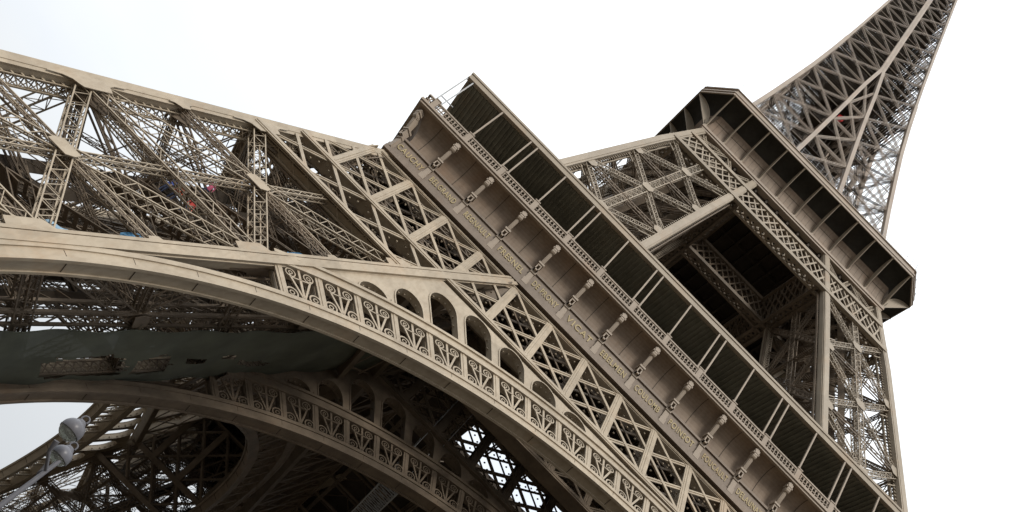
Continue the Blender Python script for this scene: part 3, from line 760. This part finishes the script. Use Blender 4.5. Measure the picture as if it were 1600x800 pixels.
# ------------------------------------------------------------------ second gallery
GB, GL, CH = 16.95, 20.5, 3.4
tt = np.linspace(0, 1, 14)
prof2 = [(GB + (GL - GB) * (1 - math.cos(a * math.pi / 2)) ** 1.05, 111.4 + 4.9 * math.sin(a * math.pi / 2) ** .95, CH * a) for a in tt]
def strip2(m, prof): 
    m.grid(np.array([[[-(o - c), -o, z], [o - c, -o, z]] for o, z, c in prof]))
    m.grid(np.array([[[o - c, -o, z], [o, -(o - c), z]] for o, z, c in prof]))
RB = 3.38
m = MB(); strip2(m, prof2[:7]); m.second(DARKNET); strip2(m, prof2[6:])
for x in np.arange(-16.5, 16.6, RB / 4):
    P = np.array([[x, -(o + .006), z] for o, z, c in prof2[:6]]); m.bars(P[:-1], P[1:], .025, .012, (0, -1, 0))
for i in (4,):
    o, z, c = prof2[i]; m.bar((-(o - c), -o - .01, z), (o - c, -o - .01, z), .05, .03, (0, -1, 0))
g2 = m.build('second_gallery', COVE, tower)
m = MB()
def rail2(m, o0, o1, z0, z1, c=CH):
    strip2(m, [(o1, z0, c), (o1, z1, c), (o0, z1, c), (o0, z0, c), (o1, z0, c)])
rail2(m, 16.2, 17.25, 111.05, 111.5, 0); rail2(m, 16.2, 17.12, 110.7, 111.05, 0)
rail2(m, 20.0, 20.62, 116.3, 116.75); rail2(m, 20.0, 20.72, 116.75, 117.0); rail2(m, 20.2, 20.5, 117.0, 117.9); rail2(m, 20.1, 20.66, 117.9, 118.05)
m.build('gallery_cornice', PAINT_TOP, g2)
m = MB()
RB = 3.38
rp = np.array([[0, -(o + .06), z] for o, z, c in prof2])
m.bars(rp[:-1], rp[1:], .27, .20, (0, -1, .3)); m.bars(rp[:-1] + [0, -.13, 0], rp[1:] + [0, -.13, 0], .12, .08, (0, -1, .3))
m.ngon_prism([(-.05, -GB, 111.5)] + [(-.05, -(o + .1), z) for o, z, c in prof2], (.1, 0, 0))
rib = m.build('gallery_rib', PAINT_UP, g2); rib.location = (-5 * RB, 0, 0)
for k in range(-4, 6):
    c = rib.copy(); col.objects.link(c); c.parent = g2; c.location = (k * RB, 0, 0)
m = MB()                                # slender security railing above the cornice
for pts in ([(-(20.5 - CH), -20.5), (20.5 - CH, -20.5)], [(20.5 - CH, -20.5), (20.5, -(20.5 - CH))]):
    a, b = np.array([*pts[0], 0]), np.array([*pts[1], 0]); n = int(np.linalg.norm(b - a) / .9)
    T = np.linspace(0, 1, n)[:, None]; P = a + (b - a) * T
    m.bars(P + [0, 0, 118.], P + [0, 0, 119.9], .035, .035, (0, 1, 0))
    for z in (118.6, 119.2, 119.8): m.bar(a + [0, 0, z], b + [0, 0, z], .025)
m.build('railing', STEEL, g2)
for r_ in ROT[1:]: dup(g2, tower, rz=r_)

# ------------------------------------------------------------------ spire (112 - 276 m)
SN = [118.3, 128.5, 137.5, 147.4, 157.0, 167.3, 177.2, 186.5, 195.4, 204.3, 213.0, 221.6, 230.0, 238.2, 246.2, 254.0, 261.6, 269.0, 276.0]
def scorner(z, a, b, c=.36):
    w = W(z); i = Wi(z); x = -w + c if a == 0 else -i - c * (1 if z < 176 else 0); y = -w + c if b == 0 else -i - c * (1 if z < 176 else 0)
    return np.array([x, y, z])
lv = [112.0] + SN
def spire_columns(par):
    for a, b in ((0, 0), (1, 0), (0, 1), (1, 1)):
        m = MB()
        for z0, z1 in zip(lv[:-1], lv[1:]):
            if z0 > 176 and a and b: continue
            sz = .68 if z0 < 176 else .54
            m.bar(scorner(z0, a, b), scorner(z1, a, b), sz, sz, (0, 1, 0))
        m.build('column', PAINT_TOP, par)
m = MB()
NS = np.array([0, -1, .07])
for dd in (0, 1):
    for z0, z1 in zip(lv[:-1], lv[1:]):
        if dd and z0 > 170: continue
        A = lambda z: scorner(z, 0, dd); B = lambda z: scorner(z, 1, dd)
        w_, t_ = (.36, .065) if z0 < 176 else (.28, .055)
        for a, b in ((A(z0), B(z1)), (A(z1), B(z0))):
            girder(m, a, b, NS, w_, .35, t_, .6, 'z', lace=.05, faces='f')
        girder(m, A(z0), B(z0), NS, .3, .3, .06, .5, 'z', faces='f')
        zm = (z0 + z1) / 2
        m.bar(A(zm), B(zm), .09, .12, NS)
        if not dd:
            zz = np.linspace(z0, z1, 22)
            P = np.array([A(z) + [.36, 0, 0] for z in zz]); m.bars(P, P + [.18, 0, 0], .10, .05, NS)
m.swap(); sp = m.build('spire', PAINT_TOP, tower); spire_columns(sp)
m = MB()
for z0, z1 in zip(lv[:-1], lv[1:]):
    C0 = [scorner(z0, a, b) for a, b in ((0, 0), (1, 0), (1, 1), (0, 1))]; C1 = [scorner(z1, a, b) for a, b in ((0, 0), (1, 0), (1, 1), (0, 1))]
    girder(m, C0[0], C0[2], (0, 0, 1), .35, .35, .05, .6, 'z', faces='f')
    girder(m, C0[1], C0[3], (0, 0, 1), .35, .35, .05, .6, 'z', faces='f')
    girder(m, C0[0], C1[2], (.3, -1, .3), .3, .3, .06, .6, 'z', faces='f'); girder(m, C0[2], C1[0], (.3, -1, .3), .3, .3, .06, .6, 'z', faces='f')
    for f in ((.33, .66) if z0 > 157 else (.5,)):
        zq = z0 + (z1 - z0) * f; D = [scorner(zq, a, b) for a, b in ((0, 0), (1, 0), (1, 1), (0, 1))]
        for i in range(4): m.bar(D[i], D[(i + 1) % 4], .09, .09)
    # central lift guides
    for (x, y) in ((-1.6, -1.6), (-1.6, -.1), (-.1, -1.6), (-3.0, -1.0), (-1.0, -3.0), (-2.6, -2.6)):
        if max(-x, -y) > W(z1) - 1.2: continue
        girder(m, (x, y, z0), (x, y, z1), (0, -1, 0), .9, .9, .16, .7, 'x', lace=.12, faces='fs')
    for f in (0, .25, .5, .75):
        zq = z0 + (z1 - z0) * f; m.bar((-1.9, -1.9, zq), (.1, -1.9, zq), .2, .3); m.bar((-1.9, -1.9, zq), (-1.9, .1, zq), .2, .3)
for zq in [z_ + dz_ for z_ in SN[5:] for dz_ in (0, 4.2)]:
    w = W(zq) * .93; ys = np.arange(-w, 0, .42)
    if zq > 275: continue
    P = np.stack([ys * 0 - w, ys, ys * 0 + zq - .3], 1); Q = P.copy(); Q[:, 0] = -.2; m.bars(P, Q, .17, .08, (0, 0, 1))
m.build('inner_framework', DARK, sp)  # interior shade carried by the dark material
for r_ in ROT[1:]: dup(sp, tower, rz=r_)
# cross ties between the two inner arrises of each spire face, lift shaft stairs
m = MB()
for z0, z1 in zip(SN[:5], SN[1:6]):
    i0, i1 = Wi(z0), Wi(z1)
    for y0, y1 in ((-W(z0) + .4, -W(z1) + .4),):
        girder(m, (-i0, y0, z0), (i1, y1, z1), NS, .4, .4, .1, .5, 'z', faces='fb'); girder(m, (i0, y0, z0), (-i1, y1, z1), NS, .35, .4, .09, .5, 'z', faces='fb')
        girder(m, (-i0, y0, z0), (i0, y0, z0), NS, .4, .4, .1, .5, 'z', faces='fb')
ct = m.build('spire_cross_tie', PAINT_TOP, tower)
for r_ in ROT[1:]: dup(ct, tower, rz=r_)
m = MB()
for z in SN[1:]:
    w = W(z) - .6
    m.box((-w * .45, -w * .45, z - .12), (w * .45, w * .45, z + .12))
z = 119.; k = 0
while z < 270:
    q = [(-2.6, -2.6), (2.6, -2.6), (2.6, 2.6), (-2.6, 2.6)]; a = np.array([*q[k % 4], z]); b = np.array([*q[(k + 1) % 4], z + 2.4])
    m.bar(a, b, .8, .10); m.bar(a + [0, 0, 1], b + [0, 0, 1], .06); m.bar(a + [0, 0, .5], b + [0, 0, .5], .04); z += 2.4; k += 1
for x in (-2.6, 2.6):
    for y in (-2.6, 2.6): m.bar((x, y, 118), (x, y, 276), .12)
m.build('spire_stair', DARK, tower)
m = MB(); m.box((-8, -8, 276), (8, 8, 281)); m.box((-4.5, -4.5, 281), (4.5, 4.5, 290)); m.bar((0, 0, 290), (0, 0, 320), 1.2)
m.build('summit_cabin', PAINT_TOP, tower)

# ------------------------------------------------------------------ netting hung inside the front-left pillar's inner face
m = MB()
zz = np.linspace(15, 50, 120); vv = np.linspace(0, 1, 40)
G = np.zeros((120, 40, 3))
for i, z in enumerate(zz):
    x = -(W(z) - PW) + .35; ya = -(W(z) - PW * .52); yb = -(W(z) - PW) - .2; y0 = ya + .06 * (yb - ya); y1 = ya + 1.1 * (yb - ya)
    ph = (z % 5.2) / 5.2
    for j, v in enumerate(vv):
        sag = .35 * math.sin(math.pi * ph) * v ** 2
        G[i, j] = (x + .35 * math.sin(v * 3.1) + .12 * math.sin(z * 1.7 + v * 5), y0 + (y1 - y0) * v - sag, z)
keep = np.ones((119, 39), bool)
for (z, v, rz, rv) in ((22.5, .60, 2.1, .22), (26.2, .60, 1.1, .21), (28.7, .5, .55, .05), (31.0, .46, .45, .05), (31.9, .56, .4, .05), (32.8, .60, .55, .08), (33.6, .68, .5, .06)):
    for i in range(119):
        for j in range(39):
            q = abs((zz[i] - z) / rz) ** 3 + abs((vv[j] - v) / rv) ** 3
            if q < 1 + .25 * math.sin(i * 1.3 + j * 2.1): keep[i, j] = False
idx = np.argwhere(keep); q = np.stack([idx[:, 0] * 40 + idx[:, 1], (idx[:, 0] + 1) * 40 + idx[:, 1], (idx[:, 0] + 1) * 40 + idx[:, 1] + 1, idx[:, 0] * 40 + idx[:, 1] + 1], 1)
m.add(G.reshape(-1, 3), q)
for j in (0, 39):
    m.tube(G[::3, j] + np.array([.05, 0, 0]), .035, 6)
for i in range(6, 118, 14): m.bar(G[i, 0], G[i, 0] + np.array([.1, -.5, .25]), .03)
net = m.build('safety_net', NET, smooth=True)
tag(net, 'dark green torn safety netting stretched between the two arches of the near pillar', 'netting')

# ------------------------------------------------------------------ tarpaulins and cloth caught in the ironwork
def sheet(name, c, ux, uy, w, h, mat, label, cat, group=None, seed=0, rnd=2.2):
    m = MB(); n = 16; rg = np.random.default_rng(seed); ux = unit(np.array(ux, float)); uy = unit(np.array(uy, float)); nn = np.cross(ux, uy)
    g = np.linspace(-1, 1, n); G = np.zeros((n, n, 3)); ph = rg.uniform(0, 6, 4)
    for i, a in enumerate(g):
        for j, b in enumerate(g):
            k = 1 / max(1e-6, (abs(a) ** rnd + abs(b) ** rnd) ** (1 / rnd)) * max(abs(a), abs(b)) if (a or b) else 0
            G[i, j] = ux * a * k * w / 2 + uy * b * k * h / 2 + nn * (.10 * math.sin(3 * a + ph[0]) + .08 * math.sin(5 * b + ph[1] + 2 * a))
    m.grid(G); m.grid(G[:, ::-1] + nn * .01)
    o = m.build(name, mat, smooth=True); o.location = c; return tag(o, label, cat, group)
sheet('tarpaulin', (-36.15, -47.6, 21.75), (.62, .55, .75), (-.55, .1, .45), 1.7, 1.0, PALEBLUE, 'pale faded blue tarpaulin just above the pillar edge, farthest left', 'tarpaulin', None, 1)
sheet('tarpaulin', (-34.4, -45.9, 25.15), (.62, .55, .75), (-.55, .1, .45), 1.7, .75, BLUE, 'bright blue crumpled tarpaulin above the pillar edge, middle of three', 'tarpaulin', None, 2, 4)
sheet('tarpaulin', (-29.85, -41.4, 34.3), (.62, .55, .75), (-.55, .1, .45), 1.6, .7, BLUE, 'dull blue tarpaulin deep in shade below the belt girder', 'tarpaulin', None, 3)
sheet('red_cloth', (-.8, -8.2, 155.7), (1, 0, .2), (.1, -.3, 1), 1.3, 1.6, RED, 'small red cloth hanging inside the lattice of the upper spire', 'cloth', None, 4, 5)

# ------------------------------------------------------------------ visitors on the stairs in the near pillar
def person(loc, face, shirt, trousers, label, lean=0):
    root = empty('person', loc); root.rotation_euler = (0, 0, face); tag(root, label, 'person', None)
    V = [(0, 0, .95), (0, 0, 1.15), (0, 0, 1.38), (0, -.01, 1.50), (0, -.02, 1.62), (0, -.02, 1.74),
         (.10, 0, .88), (.12, -.03, .48), (.12, .02, .09), (.12, -.16, .05), (-.10, 0, .88), (-.12, -.05, .48), (-.12, .02, .09), (-.12, -.14, .05),
         (.19, 0, 1.40), (.25, .0, 1.13), (.27, -.14, .92), (.27, -.2, .84), (-.19, 0, 1.40), (-.26, 0, 1.13), (-.28, -.14, .92), (-.28, -.2, .84)]
    E = [(0, 1), (1, 2), (2, 3), (3, 4), (4, 5), (0, 6), (6, 7), (7, 8), (8, 9), (0, 10), (10, 11), (11, 12), (12, 13), (2, 14), (14, 15), (15, 16), (16, 17), (2, 18), (18, 19), (19, 20), (20, 21)]
    Rr = [.14, .13, .14, .055, .095, .07, .09, .06, .045, .04, .09, .06, .045, .04, .06, .045, .032, .035, .06, .045, .032, .035]
    me = bpy.data.meshes.new('body'); me.from_pydata(V, E, []); ob = bpy.data.objects.new('body', me); col.objects.link(ob)
    md = ob.modifiers.new('s', 'SKIN'); 
    for i, r_ in enumerate(Rr): me.skin_vertices[0].data[i].radius = (r_, r_ * .85)
    me.skin_vertices[0].data[0].use_root = True
    ob.modifiers.new('d', 'SUBSURF').levels = 1
    dg = bpy.context.evaluated_depsgraph_get(); me2 = bpy.data.meshes.new_from_object(ob.evaluated_get(dg)); bpy.data.objects.remove(ob)
    for mt in (SKIN, shirt, trousers, HAIR): me2.materials.append(mt)
    for p_ in me2.polygons:
        c = p_.center
        p_.material_index = 3 if (c.z > 1.70 or (c.z > 1.58 and c.y > .02)) else (0 if c.z > 1.47 or (abs(c.x) > .22 and c.z < .98) else (1 if c.z > .93 or abs(c.x) > .2 else 2)); p_.use_smooth = True
    b = bpy.data.objects.new('body', me2); col.objects.link(b); b.parent = root
    return root
jean = cloth('dark_jeans', (.04, .05, .09)); PPL = [((-37.4, -42.1, 30.15), (.06, .09, .28), 'person in a blue jacket standing on the pillar stairs, leftmost of the three standing together'),
     ((-36.8, -42.0, 30.15), (.55, .09, .03), 'person in an orange red jacket between the blue and the dark red ones'),
     ((-36.5, -40.7, 32.75), (.50, .12, .20), 'person in a pink top alone on the upper stair landing'),
     ((-35.8, -41.9, 30.15), (.42, .06, .05), 'person in a dark red shirt at the right end of the lower landing')]
# landing that carries them (part of the near pillar)
m = MB(); m.box((-38.2, -42.6, 30.05), (-35.2, -41.3, 30.15)); m.box((-37.1, -41.3, 32.65), (-35.9, -40.1, 32.75))
for x in (-37.0, -36.0): m.bar((x, -41.4, 30.1), (x, -41.2, 32.7), .08)
for x, y, z in ((-38.2, -42.6, 30.1), (-35.2, -42.6, 30.1), (-35.2, -41.3, 30.1), (-37.1, -41.3, 32.7), (-35.9, -41.3, 32.7)): m.bar((x, y, z), (x, y, z + 1.05), .04)
m.bar((-38.2, -42.6, 31.15), (-35.2, -42.6, 31.15), .045); m.bar((-37.1, -41.3, 33.75), (-35.9, -41.3, 33.75), .045)
for x in (-38.0, -35.4): m.bar((x, -42.4, 30.1), (x - .3, -44.2, 30.4), .10); m.bar((x, -41.4, 30.1), (x, -37, 30.3), .10)
m.build('stair_landing', PAINT_IN, pil)
for i, ((x, y, z), c_, lb) in enumerate(PPL):
    person((x, y, z), .4 * i - .6, cloth('jacket_%s' % ['blue', 'orange', 'pink', 'maroon'][i], c_), jean, lb)

# ------------------------------------------------------------------ street lamp, near left
def cray(px, py, D):
    d = _f + _r * ((px - 833.27) / 1502.62) - _u * ((py - 431.06) / 1502.62); d.normalize(); return Vector((-19.5479, -89.8976, 1.7)) + d * D
lamp = empty('street_lamp'); g1 = cray(112, 672, 15.0); g2_ = cray(95, 712, 15.4)
base = cray(60, 745, 15.2)
lamp.location = (base.x, base.y, 0)
tag(lamp, 'grey street lamp post carrying two round glass lanterns on a short crossarm', 'street lamp')
lx, ly = base.x, base.y
def loc(v): return np.array([v[0] - lx, v[1] - ly, v[2]])
topz = (g1.z + g2_.z) / 2 - .05
m = MB()
m.tube([(0, 0, 0), (0, 0, .3), (0, 0, .35), (0, 0, 1.0), (0, 0, 1.1), (0, 0, 3), (0, 0, topz - .25), (0, 0, topz)], [.15, .14, .10, .09, .06, .05, .034, .03], 12, (0, 1, 0))
m.build('pole', LAMPGREY, lamp, smooth=True)
for gi, gc in enumerate((g1, g2_)):
    c = loc(gc)
    m = MB(); d = c * [1, 1, 0]
    pts = [(0, 0, topz - .35), tuple(d * .35 + [0, 0, topz - .30]), tuple(d * .8 + [0, 0, c[2] - .38]), tuple(d * 1.0 + [0, 0, c[2] - .24])]
    m.tube(pts, [.026, .026, .026, .045], 8, (0, .3, 1)); m.build('arm', LAMPGREY, lamp, smooth=True)
    r = .165 if gi == 0 else .15
    u = np.linspace(0, 2 * np.pi, 25); v = np.linspace(.02, math.pi - .02, 17)
    def sph(v0, v1, rr, n=14):
        vv_ = np.linspace(v0, v1, n); G = np.array([[[c[0] + rr * math.sin(b) * math.cos(a), c[1] + rr * math.sin(b) * math.sin(a), c[2] + rr * math.cos(b)] for a in u] for b in vv_]); return G
    m = MB(); m.grid(sph(math.pi * .56, math.pi - .02, r)); m.grid(sph(math.pi * .56, math.pi - .02, r - .006)[::-1])
    gl = m.build('glass_bowl', GLASS, lamp, smooth=True)
    m = MB(); m.grid(sph(.02, math.pi * .58, r + .006)); m.grid(sph(.02, math.pi * .58, r - .01)[::-1]); m.grid(sph(math.pi * .565, math.pi * .595, r + .012, 3))
    th_ = np.linspace(0, 2 * np.pi, 17); G = np.array([[[c[0] + q_ * math.cos(a_), c[1] + q_ * math.sin(a_), z_] for a_ in th_] for q_, z_ in ((.05, c[2] + r + .03), (.075, c[2] + r), (.075, c[2] + r - .03), (r * .55, c[2] + r * .86))]); m.grid(G)
    m.build('lamp_cap', LAMPCAP, lamp, smooth=True)
    m = MB(); a = np.linspace(-.4, math.pi + .4, 12); pts = [(c[0] + .055 * math.cos(q), c[1], c[2] + r + .06 + .06 * math.sin(q)) for q in a]; m.tube(pts, .014, 6, (0, 1, 0)); m.build('hook', LAMPGREY, lamp, smooth=True)

# ------------------------------------------------------------------ suspended maintenance gangway under the first floor
gw = empty('maintenance_gangway', (-14.8, -16, 40.0)); tag(gw, 'pale steel gangway with handrails hung in shade beneath the first floor deck', 'gangway')
a, b = np.array([.5, 9.5, .6]), np.array([-.3, -7.2, -.4])
m = MB(); girder(m, a, b, (0, 0, 1), 1.7, .5, .09, .8, 'x', lace=.05, faces='fs'); T = np.linspace(0, 1, 40)[:, None]; c = a + (b - a) * T
m.bars(c - [.8, 0, -.1], c + [.8, 0, .1], .09, .03, (0, 0, 1)); m.build('deck', STEEL, gw)
m = MB()
for sx in (-.82, .82):
    o = np.array([sx, 0, 0]); m.bars(c[::3] + o, c[::3] + o + [0, 0, 1.1], .04, .04, (0, 1, 0)); m.bar(a + o + [0, 0, 1.1], b + o + [0, 0, 1.1], .05); m.bar(a + o + [0, 0, .6], b + o + [0, 0, .6], .04)
m.build('handrail', STEEL, gw)
m = MB()
for q in (a, b, (a + b) / 2):
    for sx in (-.8, .8): m.bar(q + [sx, 0, .2], q + [sx * 1.1, 0, 14.5], .05)
m.bar(a + [0, 0, 14.4], b + [0, 0, 15.], .12)
m.bars(np.array([a, b, (a + b) / 2]) + [-.9, 0, 14.5], np.array([a, b, (a + b) / 2]) + [.9, 0, 14.5], .1, .1, (0, 0, 1)); m.build('hanger_frame', STEEL, gw)
